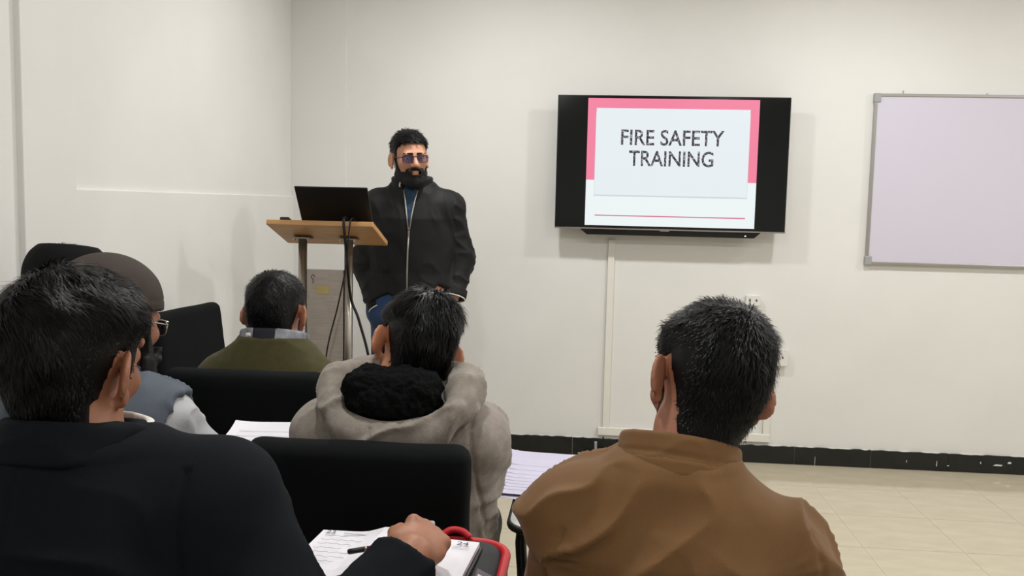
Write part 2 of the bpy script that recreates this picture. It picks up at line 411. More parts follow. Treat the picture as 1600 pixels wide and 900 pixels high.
# ------------------------------------------------------------------ television
tv = empty('television', (.4215, WY, 1.283), 'wall-mounted black flat television showing a fire safety training slide', 'television')
def tvb(name, x0, x1, z0, z1, y0, y1, m, p=tv, bev=0): return bx(name, (x0 - .4215, y0 - WY, z0 - 1.283), (x1 - .4215, y1 - WY, z1 - 1.283), m, p, bev)
tvb('housing', -.19, 1.033, 1.283, 1.993, 4.872, 4.90, M['tvblack'], bev=.004)
tvb('back_cover', -.03, .87, 1.33, 1.85, 4.899, 4.935, M['tvblack'], bev=.01)
tvb('wall_bracket', .2, .64, 1.45, 1.8, 4.934, WY - .002, M['chairmetal'], bev=.003)
scr = tvb('screen', -.182, 1.025, 1.295, 1.986, 4.8705, 4.8735, M['tvscreen'])
tvb('bottom_strip', -.19, 1.033, 1.281, 1.288, 4.868, 4.874, M['silver'])
MB().prism([(-.057 - .4215, 0), (.913 - .4215, 0), (.875 - .4215, -.033), (-.015 - .4215, -.033)], 'y', 4.885 - WY, 4.95 - WY).build('speaker_bar', M['tvblack'], tv)
tvb('badge', .375, .425, 1.276, 1.283, 4.8675, 4.87, M['silver'])
tvb('power_light', .826, .833, 1.259, 1.264, 4.884, 4.886, M['led'])
def sl(name, x0, x1, z0, z1, y, m): return bx(name, (x0 - .4215, y - .0004 - WY, z0 - 1.283), (x1 - .4215, y + .0004 - WY, z1 - 1.283), m, scr)
sl('slide', -.028, .871, 1.301, 1.977, 4.8698, M['s_white'])
sl('pink_band', -.028, .871, 1.544, 1.977, 4.8690, M['s_pink'])
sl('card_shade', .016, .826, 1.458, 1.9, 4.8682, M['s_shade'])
sl('card', .018, .824, 1.466, 1.925, 4.8674, M['s_card'])
sl('rule', .024, .821, 1.352, 1.358, 4.8688, M['s_rule'])
def text_mesh(txt, name, m, parent, x0, x1, z0, z1, y, off=.0):
    cu = bpy.data.curves.new('t', 'FONT'); cu.body = txt; cu.offset = off; cu.resolution_u = 4; cu.extrude = .001
    o = bpy.data.objects.new('t', cu); COL.objects.link(o)
    dg = bpy.context.evaluated_depsgraph_get(); me = bpy.data.meshes.new_from_object(o.evaluated_get(dg))
    bpy.data.objects.remove(o)
    V = np.array([v.co[:] for v in me.vertices]); lo, hi = V.min(0), V.max(0)
    for v in me.vertices:
        u = (v.co.x - lo[0]) / (hi[0] - lo[0]); t = (v.co.y - lo[1]) / (hi[1] - lo[1])
        q = (x0 + u * (x1 - x0), y - v.co.z * .3, z0 + t * (z1 - z0)); v.co = q
    me.materials.clear(); me.materials.append(m); me.name = name
    return link(bpy.data.objects.new(name, me), parent)
text_mesh('FIRE SAFETY', 'title_text', M['s_text'], scr, .152 - .4215, .694 - .4215, 1.731 - 1.283, 1.814 - 1.283, 4.8668 - WY, .012)
text_mesh('TRAINING', 'title_text', M['s_text'], scr, .197 - .4215, .642 - .4215, 1.621 - 1.283, 1.704 - 1.283, 4.8668 - WY, .012)

# ------------------------------------------------------------------ whiteboard
wbd = empty('whiteboard', (2.7, WY, 1.128), 'large white enamel whiteboard with aluminium frame on the wall', 'whiteboard')
MB().prism(rect_round(-1.2, 1.2, .012, .89, .02), 'y', -.02, -.006).build('panel', M['board'], wbd)
bx('back_panel', (-1.205, -.007, .005), (1.205, -.001, .897), M['alu'], wbd)
for nm, lo, hi in (('frame_rail', (-1.214, -.025, .888), (1.214, -.001, .904)), ('frame_rail', (-1.214, -.025, -.004), (1.214, -.001, .012)), ('frame_rail', (-1.214, -.025, .012), (-1.198, -.001, .888)), ('frame_rail', (1.198, -.025, .012), (1.214, -.001, .888))):
    bx(nm, lo, hi, M['alu'], wbd, .003)
for cx, cz in ((-1.2, .018), (-1.2, .882), (1.2, .018), (1.2, .882)):
    bx('corner_cap', (cx - .018, -.0275, cz - .024), (cx + .018, -.0005, cz + .024), M['greymetal'], wbd, .004)
MB().tube([(-1.07, -.012, .9), (-1.068, -.012, .922)], .0035, 6).build('hanger', M['alu'], wbd)
MB().tube([(-.64, -.012, .9), (-.64, -.012, .912)], .004, 6).build('hanger', M['alu'], wbd)

# ------------------------------------------------------------------ cable trunking, sockets, floor cable
ct = empty('cable_trunking', (.13, WY, .12), 'white plastic cable trunking running down the wall below the television', 'cable trunking')
bx('vertical_duct', (-.024, -.014, .04), (.012, -.002, 1.10), M['pvc'], ct, .002)
bx('horizontal_duct', (-.05, -.02, 0), (.9, -.002, .045), M['pvc'], ct, .003)
bx('riser_duct', (.862, -.014, .045), (.895, -.002, .40), M['pvc'], ct, .002)
def socket(loc, w_, h_, label):
    t = empty('wall_socket', loc, label, 'wall socket', group='wall sockets')
    bx('back_box', (-w_ / 2, -.03, -h_ / 2), (w_ / 2, 0, h_ / 2), M['pvc'], t, .004)
    fp = bx('faceplate', (-w_ / 2 - .004, -.036, -h_ / 2 - .004), (w_ / 2 + .004, -.029, h_ / 2 + .004), M['white'], t, .003)
    for dx in (-.018, .018): bx('socket_hole', (dx - .004, -.0375, -.004), (dx + .004, -.035, .006), M['ink'], fp)
socket((1.055, WY, .60), .085, .085, 'white wall socket just above the cable riser beside the brown jacket man')
socket((.90, WY, .91), .07, .05, 'small pale wall socket higher up behind the brown jacket man')
fc = MB(); fc.prism([(.02, 0), (.06, 0), (.045, .012), (.03, .012)], 'y', -.45, 0); fco = fc.build('floor_cable_cover', M['greymetal'], label='low grey cable cover lying on the floor by the skirting', cat='cable cover')
fco.location = (.03, WY - .075, .001); fco.rotation_euler = (0, 0, -.62)
br = empty('conduit_elbow', (.07, WY - .03, .001), 'small grey conduit elbow standing against the black skirting', 'conduit')
MB().tube(curve_pts([(0, 0, .085), (0, 0, .03), (-.01, -.01, .012), (-.05, -.03, .012)], 5), .008, 8).build('pipe', M['greymetal'], br, smooth=True)
bx('foot', (-.035, -.02, 0), (.025, .012, .016), M['greymetal'], br, .003)
MB().tube(curve_pts([(.112, WY - .03, .115), (.115, WY - .034, .06), (.125, WY - .045, .015), (.135, WY - .09, .006), (.06, WY - .22, .006), (-.09, WY - .42, .006), (-.25, WY - .75, .006)], 8), .005, 6).build('floor_cable', M['rubber'], smooth=True, label='black cable from the trunking running over the floor', cat='cord')

# ------------------------------------------------------------------ lectern, laptop and cords
LX, LY = -1.105, 3.735
lec = empty('lectern', (LX, LY, 0), 'wooden topped lectern on two steel posts in front of the presenter', 'lectern')
tilt = -math.atan2(.088, .27)
Rm = Matrix.Rotation(tilt, 3, 'X')
MB().box((0, 0, 1.263), (.448, .285, .022), .003, 2, Rm).build('top_board', M['wood'], lec)
for dx in (-.118, .083):
    MB().tube([(dx, .015, .04), (dx, .015, 1.246)], .0185, 18).build('post', M['steel'], lec, smooth=True)
    pl = bx('post_flange', (dx - .04, -.012, 1.236), (dx + .04, .042, 1.242), M['steel'], lec)
    for ddx in (-.03, .03): MB().tube([(dx + ddx, -.005, 1.229), (dx + ddx, -.005, 1.238)], .006, 8).build('bolt', M['silver'], pl)
pn = bx('front_panel', (-.098, .006, .30), (.064, .024, 1.105), M['panel'], lec, .002)
bx('tape_patch', (-.055, .0045, 1.0), (.002, .007, 1.035), M['tape'], pn)
MB().tube([(-.07 + .008 * math.cos(a), .0055, 1.073 + .008 * math.sin(a)) for a in [k * .6 for k in range(9)]] + [(-.07, .0055, 1.045)], .0015, 5).build('pen_mark', M['ink'], pn)
bx('edge_strip', (.064, .004, .30), (.068, .026, 1.105), M['rubber'], lec)
bx('brace', (.03, -.05, .665), (.075, .02, .685), M['steel'], lec, .002)
for dx in (-.118, .083): bx('foot', (dx - .025, -.1, 0), (dx + .025, .2, .04), M['steel'], lec, .006)
bx('cross_bar', (-.1, 0, .1), (.065, .03, .14), M['steel'], lec)
lap = empty('laptop', (-1.055, 3.70, 1.292), 'open black laptop on the lectern with its lid toward the audience', 'laptop')
MB().box((0, .085, -.008), (.305, .19, .014), .004, 2, Rm).build('base', M['laptop'], lap)
la = math.atan2(.105, .145)
lid = MB().box((0, -.052, .082), (.305, .008, .2), .003, 2, Matrix.Rotation(la, 3, 'X')).build('lid', M['laptop'], lap)
MB().box((0, -.0465, .0855), (.285, .001, .175), 0, 2, Matrix.Rotation(la, 3, 'X')).build('display', M['tvscreen'], lid)
MB().tube([(-.14, -.004, .006), (.14, -.004, .006)], .005, 8).build('hinge', M['laptop'], lap)
kb = MB().box((0, .085, .0), (.26, .09, .002), 0, 1, Rm).build('keyboard', M['rubber'], lap)
MB().box((-1.262, 3.655, 1.313), (.04, .06, .016), .005, 2, Rm).build('mouse', M['rubber'], label='small black mouse at the left edge of the lectern', cat='mouse')
MB().tube(curve_pts([(-1.0, 3.675, 1.315), (-.998, 3.61, 1.334), (-.996, 3.575, 1.31), (-.989, 3.60, 1.174), (-.985, 3.65, 1.0), (-.945, 3.64, .9), (-.888, 3.62, .69), (-.86, 3.62, .3), (-.9, 3.58, .008), (-.8, 3.9, .008)], 8), .006, 8, flat=.5).build('display_cable', M['rubber'], smooth=True, label='thick black display cable hanging from the laptop past the right post', cat='cable')
MB().tube(curve_pts([(-.972, 3.675, 1.313), (-.968, 3.605, 1.33), (-.972, 3.578, 1.30), (-.993, 3.60, 1.13), (-1.035, 3.63, .96), (-1.084, 3.63, .743), (-1.10, 3.62, .4), (-1.12, 3.56, .008), (-1.1, 3.3, .008)], 8), .0035, 6).build('power_cable', M['rubber'], smooth=True, label='thin black power cable curving across the lectern front panel', cat='cable')

# ------------------------------------------------------------------ chairs
CH = {}
def cached(name, key, fn, m, parent):
    if key in CH: return link(bpy.data.objects.new(name, CH[key]), parent)
    o = fn(); CH[key] = o.data; return o
def chair(loc, rz_, label, tablet=None, k=1.0, tm_='tablet', ax=.305):
    """origin: floor under the seat centre, facing +Y; tablet=(x0,x1,y0,y1,z) local"""
    t = empty('chair', loc, label, 'chair', rz_, 'black upholstered training chairs'); t.scale = (k, k, k)
    S = Solid().add(rbox((0, -.235, .715), (.222, .036, .222), .03, rx(D(8))))
    def dsp(V, N):
        c = np.abs(np.abs(V[:, 0]) - .2) ; return -.0025 * np.exp(-((c) / .004) ** 2) * (N[:, 1] < -.3) - .0022 * np.exp(-((V[:, 2] - .905) / .004) ** 2) * (N[:, 1] < -.3) + .003 * vnoise(V * 9, 4)
    cached('backrest', 'b', lambda: sdf_obj('backrest', S, .008, M['chairfab'], t, dsp)[0], None, t)
    S2 = Solid().add(rbox((0, .0, .43), (.225, .22, .032), .028)); cached('seat', 's', lambda: sdf_obj('seat', S2, .01, M['chairfab'], t)[0], None, t)
    for sx in (-1, 1):
        MB().tube([(sx * .2, .19, .41), (sx * .215, .215, .012)], .0125, 8).build('leg', M['chairmetal'], t, smooth=True)
        MB().tube([(sx * .2, -.17, .41), (sx * .215, -.24, .012)], .0125, 8).build('leg', M['chairmetal'], t, smooth=True)
        MB().tube(curve_pts([(sx * .2, -.1, .405), (sx * .2, -.2, .42), (sx * .2, -.215, .5), (sx * .2, -.235, .6)], 4), .012, 8).build('back_upright', M['chairmetal'], t, smooth=True)
        for yy in (.215, -.24): MB().tube([(sx * .215, yy, 0), (sx * .215, yy, .02)], .016, 8).build('foot_cap', M['rubber'], t)
    bx('seat_frame', (-.2, -.2, .385), (.2, .2, .405), M['chairmetal'], t, .004)
    if tablet:
        x0, x1, y0, y1, z = tablet
        MB().prism(rect_round(x0, x1, y0, y1, .055), 'z', z - .016, z).build('writing_tablet', M[tm_], t)
        MB().tube([(u, v, z - .009) for u, v in rect_round(x0, x1, y0, y1, .055)] + [(x1, y1 - .055, z - .009)], .0085, 8, caps=False).build('tablet_edge', M['rubber'], t, smooth=True)
        MB().tube(curve_pts([(.205, .0, .41), (ax, .02, .5), (ax, .03, z - .06), (x0 + .07, y0 + .1, z - .025), (x0 + .1, y1 - .1, z - .025)], 6), .013, 8).build('tablet_arm', M['chairmetal'], t, smooth=True)
    return t

# ------------------------------------------------------------------ people
HEADLINE = ([-.2, -.042, -.031, -.025, .010, .015, .034, .040, .06, .2], [-.125, -.115, -.06, .03, .032, -.02, -.02, .045, .062, .074])
def head_core(fr):
    return [(ell((0, -.012, .041), (.0755, .098, .080), fr=fr), .02), (ell((0, -.045, .012), (.064, .058, .062), fr=fr), .03), (ell((0, .034, -.018), (.060, .058, .086), fr=fr), .03)]
def add_head(S, fr, ears=True, ef=32):
    for p, k in head_core(fr): S.add(p, k * fr.k)
    for s in (-1, 1):
        S.add(ell((s * .042, .062, -.012), (.022, .024, .02), fr=fr), .02)
        S.add(cap((s * .05, .012, -.062), (s * .018, .07, -.092), .018, .018, fr=fr), .025)
        S.add(ell((s * .0125, .101, -.026), (.0085, .01, .008), fr=fr), .006)
        if ears: S.add(ell((s * (.0845 + max(0, ef - 32) * .0002), -.010, .0), (.0065, .021, .034), rz(D(ef * s)) @ rx(D(-10)), fr=fr), .005)
        if ears: S.add(ell((s * .082, .0, -.031), (.006, .009, .012), fr=fr), .006)
    S.add(ell((0, .076, -.092), (.022, .018, .018), fr=fr), .02)
    S.add(cap((-.036, .083, .026), (.036, .083, .026), .012, .012, fr=fr), .014)
    S.add(cap((0, .09, .016), (0, .114, -.021), .0075, .0125, fr=fr), .01)
    S.add(ell((0, .0955, -.0505), (.022, .008, .0055), fr=fr), .005); S.add(ell((0, .0945, -.062), (.019, .008, .0065), fr=fr), .005)
    for s in (-1, 1):
        S.sub(ell((s * .031, .1, .006), (.017, .016, .011), fr=fr), .01)
        if ears: S.sub(ell((s * .0905, -.003, .004), (.0048, .0125, .021), rz(D(ef * s)), fr=fr), .003)
def hand(S, wrist, f, n, side, curl=(.5, .6, .4), spread=.0, k=.008, thumb=(.55, .6, -.35)):
    f = np.array(f, float); f /= np.linalg.norm(f); n = np.array(n, float); n -= f * (n @ f); n /= np.linalg.norm(n)
    s = -side * np.cross(f, n); W = np.array(wrist, float); R = np.stack([s, f, n], 1)
    S.add(ell(W + f * .048, (.041, .056, .019), R), .02)
    for j, (o, L) in enumerate(((.030, .074), (.0105, .082), (-.0095, .076), (-.028, .060))):
        p = W + f * (.086 - abs(o - .008) * .25) + s * o + n * .004; a = 0
        r = .0095 - .0006 * j
        S.add(ell(p + n * .003, (.0105, .0115, .0105), R), .01)
        for q, (fr_, c) in enumerate(zip((.46, .30, .24), curl)):
            a += c; d = f * math.cos(a) - n * math.sin(a) + s * spread * (1.5 - j)
            d /= np.linalg.norm(d); e = p + d * L * fr_; S.add(cap(p, e, r, r * .92), .004 if q else .008); p = e; r *= .92
    p = W + f * .022 + s * .034 - n * .006; d = s * thumb[0] + f * thumb[1] + n * thumb[2]; d /= np.linalg.norm(d)
    e = p + d * .042; S.add(cap(p, e, .014, .0105), .014)
    d2 = d * .7 + f * .7 - s * .25; d2 /= np.linalg.norm(d2); S.add(cap(e, e + d2 * .034, .0105, .008), .004)
def torso_secs(P):
    n = P['neck']; z0 = P.get('hipz', .49); zs = n[2]; bw = P.get('bw', 1); bd = P.get('bd', 1); out = []
    for t, a, b in ((0, .18, .13), (.12, .185, .135), (.35, .162, .12), (.6, .165, .12), (.76, .16, .115), (.88, .126, .092), (1, .07, .066)):
        z = z0 + (zs - z0) * t; e = t ** 1.4
        out.append((z, n[0] * e, n[1] * e, a * bw, b * bd))
    return out
def add_limbs(S, P, g=0, arms=True, torso=True, kk=.03):
    if torso: S.add(loft(torso_secs(P), g), .02)
    nk = np.array(P['neck'], float)
    for s, sd in (('L', -1), ('R', 1)):
        sh, el, wr = (np.array(P[q + s], float) for q in ('sh', 'el', 'wr'))
        if torso:
            S.add(cap(nk + (sd * .035, 0, -.045), sh + (0, 0, .004), .043 + g * .7, .053 + g * .9), .05)
            S.add(ell(sh, (.052 + g, .06 + g, .052 + g * .9)), .05)
        if arms:
            S.add(cap(sh, el, .05 + g, .044 + g), kk); S.add(cap(el, wr, .045 + g, .031 + g * .9), .02)
def add_legs(S, P, g=0):
    for s, sd in (('L', -1), ('R', 1)):
        hp, kn, an = (np.array(P[q + s], float) for q in ('hip', 'kn', 'an'))
        S.add(cap(hp, kn, .088 + g, .06 + g), .04); S.add(cap(kn, an, .058 + g, .04 + g), .02)
def person(P):
    root = empty('person', (P['root'][0], P['root'][1], 0), P['label'], 'person', P.get('rz', 0))
    dx = P.get('kdx', (0, 0))
    for s, sd, q in (('L', -1, 0), ('R', 1, 1)):
        P.setdefault('hip' + s, (sd * .09, 0, P.get('hipzz', .572))); P.setdefault('kn' + s, (sd * .11 + dx[q], P.get('kny', .43), .535)); P.setdefault('an' + s, (P['kn' + s][0], P['kn' + s][1] - .0, .11))
    fr = Frame(P['head'], ry(D(P['roll'])) @ rx(D(-P['pitch'])) @ rz(D(P['yaw'])), P.get('hs', 1)); P['fr'] = fr
    sk = M[P['skin']]
    B = Solid()
    add_head(B, fr, True, P.get('ef', 32))
    nb = np.array(P['neck'], float); B.add(cap(fr.w((0, -.022, -.03)), nb + (0, 0, -.02), .054 * fr.k, .06), .03)
    add_limbs(B, P, 0); add_legs(B, P, 0)
    for s, sd in (('L', -1), ('R', 1)):
        h = P['hand' + s]; hand(B, P['wr' + s], h[0], h[1], sd, **(h[2] if len(h) > 2 else {}))
    for s, sd in (('L', -1), ('R', 1)):
        an = np.array(P['an' + s]); B.add(cap(an + (0, .0, -.05), an + (0, .14, -.075), .032, .024), .02)
    sdf_obj('body', B, P.get('h', .005), sk, root)
    # eyes
    for s in (-1, 1):
        e = ell_mesh(fr.w((s * .031, .0785, .006)), .0125 * fr.k, 'eye', M['eyew'], root)
        ell_mesh(fr.w((s * .031, .0875, .006)), .0052 * fr.k, 'iris', M['iris'], e)
    # trousers and shoes
    Tm = Solid(); add_legs(Tm, P, .012)
    if not P.get('standing'):
        Tm.add(ell((0, .0, .585), (.185, .13, .105)), .05)
    else:
        Tm.add(loft(torso_secs(P), .011), .04); Tm.cut(lambda Q: Q[:, 2] - .985)
    az = P['anL'][2]
    Tm.cut(lambda Q: az - .045 - Q[:, 2])
    sdf_obj('trousers', Tm, .011, M[P.get('trous', 'trous')], root, lambda V, N: folds(V, (0, .3, 1), 6, 18, .004, 3))
    for s in 'LR':
        an = np.array(P['an' + s]); Sh = Solid().add(cap(an + (0, -.02, -.062), an + (0, .15, -.07), .042, .037), .02).add(ell(an + (0, 0, -.04), (.045, .055, .06)), .02)
        zf = an[2] - .11; Sh.cut(lambda Q: zf + .001 - Q[:, 2], .01); sdf_obj('shoe', Sh, .008, M['shoe'], root)
    return root, fr, B
def ell_mesh(c, r, name, m, parent, n=12):
    V = []; F = []
    for i in range(n + 1):
        a = math.pi * i / n
        for j in range(2 * n): b = math.pi * j / n; V.append((c[0] + r * math.sin(a) * math.cos(b), c[1] + r * math.sin(a) * math.sin(b), c[2] + r * math.cos(a)))
    for i in range(n):
        for j in range(2 * n): F.append((i * 2 * n + j, i * 2 * n + (j + 1) % (2 * n), (i + 1) * 2 * n + (j + 1) % (2 * n), (i + 1) * 2 * n + j)[::-1])
    return from_np(name, V, F, m, parent)
def hair(root, fr, m, thick=.012, amp=.003, nsc=26, n=5000, length=.02, width=.0013, whorl=(0, -.06, .125), comb=(0, 0, -.3), lift=.35, line=HEADLINE, top_extra=0, h=.0045, jit=.35, front=1, wav=0, seed=1, neck=None):
    S = Solid()
    for p, k in head_core(fr): S.add(p, k)
    if neck is not None: S.add(cap(fr.w((0, -.022, -.03)), np.array(neck, float) + (0, 0, -.02), .054 * fr.k, .06), .03)
    core = S.ev
    lx, lz = np.array(line[0]), np.array(line[1])
    C = Solid(); 
    big = ell((0, -.01, .015), (.125, .15, .165), fr=fr)
    def fn(P):
        Q = fr.loc(P); t = thick + top_extra * np.clip(Q[:, 2] / .1, 0, 1) + amp * vnoise(Q * nsc + 40, seed) + amp * .5 * vnoise(Q * nsc * 2.3 + 9, seed + 1)
        # fade towards the nape
        t = t * np.clip((Q[:, 2] + .12) / .11, .10, 1) * (1 - .78 * np.clip((np.abs(Q[:, 0]) - .048) / .02, 0, 1) * np.clip((.075 - Q[:, 2]) / .04, 0, 1))
        d = core(P) - t * fr.k
        mk = (np.interp(Q[:, 1], lx, lz) + .004 * vnoise(Q * 60, 3) - Q[:, 2]) * fr.k * .8
        kk = .006; hh = np.clip(.5 + .5 * (mk - d) / kk, 0, 1); return d * (1 - hh) + mk * hh + kk * hh * (1 - hh)
    C.add((fn, big[1], big[2]))
    V, F = C.mesh(h)
    ho = from_np('hair', V, F, m, root)
    # strands
    N = normals(V, F); Q = fr.loc(V); outer = core(V) > (thick * .25) * fr.k
    ids = np.flatnonzero(outer); pick = RNG.choice(ids, n)
    p = V[pick] + RNG.normal(0, .0025, (n, 3)); nn_ = N[pick]; ql = fr.loc(p)
    d = ql - np.array(whorl); d /= np.linalg.norm(d, axis=1, keepdims=True) + 1e-6
    d = d + np.array(comb); d = d @ fr.R.T
    d = d + RNG.normal(0, jit * .6, (n, 3)); 
    if wav: d = d + wav * np.stack([vnoise(ql * 22, 21), vnoise(ql * 22 + 50, 22), vnoise(ql * 22 + 90, 23)], 1)
    d -= nn_ * (d * nn_).sum(1, keepdims=True); d /= np.linalg.norm(d, axis=1, keepdims=True) + 1e-6
    L = length * fr.k * RNG.uniform(.55, 1.25, n) * np.clip((ql[:, 2] + .13) / .13, .10, 1) * (1 - .8 * np.clip((np.abs(ql[:, 0]) - .048) / .02, 0, 1) * np.clip((.08 - ql[:, 2]) / .04, 0, 1))
    lf = lift * RNG.uniform(.1, 1.0, n)
    sd = np.cross(nn_, d); sd /= np.linalg.norm(sd, axis=1, keepdims=True) + 1e-6
    ww = width * RNG.uniform(.6, 1.3, n)[:, None]
    b0 = p - nn_ * .002; b1 = p + (d * .5 + nn_ * (lf * .5)[:, None]) * L[:, None]; b2 = p + (d * 1.0 + nn_ * (lf * .55)[:, None]) * L[:, None]
    VV = np.stack([b0 - sd * ww, b0 + sd * ww, b1 + sd * ww * .85, b1 - sd * ww * .85, b2], 1).reshape(-1, 3)
    base = np.arange(n) * 5
    Fs = [list(t) for t in np.stack([base, base + 1, base + 2, base + 3], 1).tolist()] + np.stack([base + 3, base + 2, base + 4], 1).tolist()
    from_np('hair_strands', VV, Fs, m, ho, kind='stuff')
    return ho
def beard(root, fr, m, t=.009, top=-.03, h=.004):
    S = Solid(); B2 = Solid(); add_head(B2, fr, False)
    big = ell((0, .03, -.06), (.1, .12, .12), fr=fr)
    yy = np.array([-.2, .006, .016, .03, .05, .075, .09, .2]); zz = np.array([-.3, -.3, .02, -.02, -.05, -.052, -.036, -.036])
    def fn(P):
        Q = fr.loc(P); d = B2.ev(P) - (t + .004 * np.clip((-Q[:, 2] - .05) / .05, 0, 1.6) + .0016 * vnoise(Q * 90, 5)) * fr.k
        mk = (Q[:, 2] - np.interp(Q[:, 1], yy, zz)) * fr.k * .8
        lip = -(np.sqrt((Q[:, 0] / .023) ** 2 + ((Q[:, 2] + .056) / .0125) ** 2) - 1) * .012 * fr.k
        lip = np.where(Q[:, 1] > .06, lip, -1)
        neckcut = (-.125 - Q[:, 2]) * fr.k
        return np.maximum(np.maximum(np.maximum(d, mk), lip), neckcut)
    S.add((fn, big[1], big[2])); return sdf_obj('beard', S, h, m, root)[0]
def glasses(root, fr, fm, lm, rim=True):
    g = MB()
    def W(x, y, z): return fr.w((x, y, z))
    for s in (-1, 1):
        pts = [(s * .033 + .0245 * a, .103 - .004 * abs(a) * (1 if a * s > 0 else 0), .004 + .0165 * b) for a, b in [(math.copysign(abs(math.cos(q)) ** .6, math.cos(q)), math.copysign(abs(math.sin(q)) ** .6, math.sin(q))) for q in np.linspace(0, 2 * math.pi, 25)]]
        if rim: g.tube([W(*p) for p in pts], .0014, 6, caps=False)
        g.tube([W(s * .013 * k, .104, .016) for k in (0, .5, 1)], .0016, 6)
        g.tube([W(s * .0575, .101, .012), W(s * .066, .088, .011), W(s * .0795, .0, .012), W(s * .081, -.012, .002)], .0019, 6)
        g.tube([W(s * .0095, .104, .0175), W(s * .033, .1045, .0215), W(s * .058, .101, .0175)], .0021, 6)
    go = g.build('glasses', fm, root, smooth=True)
    for s in (-1, 1):
        q = MB(); pts = [(s * .033 + .0242 * a, .0162 * b) for a, b in [(math.copysign(abs(math.cos(t)) ** .6, math.cos(t)), math.copysign(abs(math.sin(t)) ** .6, math.sin(t))) for t in np.linspace(0, 2 * math.pi, 25)[:-1]]]
        A = [q.bm.verts.new(W(x, .103, .004 + z)) for x, z in pts]; B_ = [q.bm.verts.new(W(x, .1042, .004 + z)) for x, z in pts]
        q.bm.faces.new(A); q.bm.faces.new(B_[::-1])
        for i in range(len(A)): q.bm.faces.new((A[i], B_[i], B_[(i + 1) % len(A)], A[(i + 1) % len(A)]))
        q.build('lens', lm, go)
def jacket(P, root, fr, m, g=.018, name='jacket', hem=None, disp=None, h=.007, arms=True, neckr=.066, cuff=.0, extra=None, kk=.03, lowneck=None):
    S = Solid(); add_limbs(S, P, g, arms=arms, kk=kk)
    if extra: extra(S)
    nb = np.array(P['neck'], float); ax = fr.w((0, -.022, -.03)) - nb
    S.sub(cap(nb + ax * .25, nb + ax * 1.5, neckr, neckr), .012)
    hz = hem if hem is not None else P.get('hipz', .49) + .02
    S.cut(lambda Q: hz - Q[:, 2], .02)
    if arms:
        for s in 'LR':
            el, wr = np.array(P['el' + s], float), np.array(P['wr' + s], float); d = (wr - el) / np.linalg.norm(wr - el)
            c = wr - d * cuff
            # trim only near the wrist
            S.sub((lambda Q, c=c, d=d: np.maximum(-((Q - c) @ d), np.linalg.norm(Q - c - d * .05, axis=1) - .12), None, None), .006)
    return sdf_obj(name, S, h, m, root, disp)[0]
DOWN = ((0, .6, -.3), (0, .3, 1))

# ---- presenter (facing the audience)
P = dict(root=(-.825, 4.15), rz=math.pi + D(4), label='bearded presenter in black zip jacket and glasses standing behind the lectern', standing=True, skin='skinP', trous='jeans', h=.0045,
         hipz=.86, neck=(.0, .0, 1.475), head=(.014, .045, 1.596), yaw=22, pitch=4, roll=2, hs=1.02, ef=22, bw=1.1, bd=1.0,
         shL=(-.155, -.005, 1.375), shR=(.155, -.005, 1.375), elL=(-.225, -.03, 1.14), elR=(.228, -.03, 1.12), wrL=(-.198, .045, .975), wrR=(.14, .06, .92),
         handL=((.45, -.15, -1), (-.7, .5, 0), dict(curl=(.1, .1, .1))), handR=((-.4, -.2, -1), (.7, .5, 0), dict(curl=(.1, .1, .1))),
         hipL=(-.09, 0, .90), hipR=(.09, 0, .90), knL=(-.125, .03, .50), knR=(.115, .03, .50), anL=(-.14, -.01, .11), anR=(.125, -.01, .11))
root, fr, B = person(P)
def jd(V, N):
    arm = np.abs(V[:, 0]) > .2
    f = folds(V, (.3, 0, 1), 7, 17, .006, 5); f2 = folds(V, (1, .2, .25), 6, 26, .010, 6)
    return np.where(arm, f2, f * .8)
jacket(P, root, fr, M['blackjk'], .022, hem=.925, disp=jd, h=.006, neckr=.074, cuff=.01)
# stand collar, zip, shirt opening, cuffs
Rc = rx(D(-8)); cc = np.array((.004, .012, 1.485))
S = Solid().add(band(cc, Rc, .082, .078, .027, .014)); S.sub((lambda Q: np.maximum(np.abs(Q[:, 0] - .004) - .026 - (Q[:, 2] - 1.45) * .2, .03 - Q[:, 1]), None, None)); co, _, _ = sdf_obj('collar', S, .005, M['blackjk'], root)
S = Solid().add(loft(torso_secs(P), .0235), .02); 
def vopen(Q):
    w_ = np.interp(Q[:, 2], [1.27, 1.33, 1.46, 1.5], [-.004, .008, .03, .034]); return np.maximum(np.maximum(np.abs(Q[:, 0] - .0) - w_, .05 - Q[:, 1]), np.maximum(1.27 - Q[:, 2], Q[:, 2] - 1.47))
def tors_front(x, z, P=P, e=.03):
    s = np.array(torso_secs(P)); a = np.interp(z, s[:, 0], s[:, 3]) + .022; b = np.interp(z, s[:, 0], s[:, 4]) + .022; cy = np.interp(z, s[:, 0], s[:, 2])
    return cy + b * max(0, 1 - abs(x / a) ** 2.3) ** (1 / 2.3) + e
S.cut(vopen, .003); sdf_obj('shirt', S, .005, M['blueshirt'], root, lambda V, N: np.full(len(V), .003))
zl = [(x, tors_front(x, z, e=.004), z) for x, z in ((-.0, 1.27), (.004, 1.18), (.006, 1.08), (.004, .935))]
MB().tube(zl, .0042, 6).build('zip', M['zip'], root, smooth=True)
for sx in (-1, 1):
    MB().tube([(sx * w_, tors_front(sx * w_, z, e=.006), z) for w_, z in ((.002, 1.275), (.011, 1.34), (.022, 1.41), (.031, 1.455))], .0038, 6).build('zip_edge', M['zip'], root, smooth=True)
MB().box((.0, tors_front(0, 1.268, e=.01), 1.262), (.009, .004, .02), .002).build('zip_pull', M['zip'], root)
MB().tube([(sx_, .094, z_) for sx_, z_ in ((.046, 1.500), (.052, 1.478), (.05, 1.47))], .0035, 6).build('collar_tip', M['white'], root)
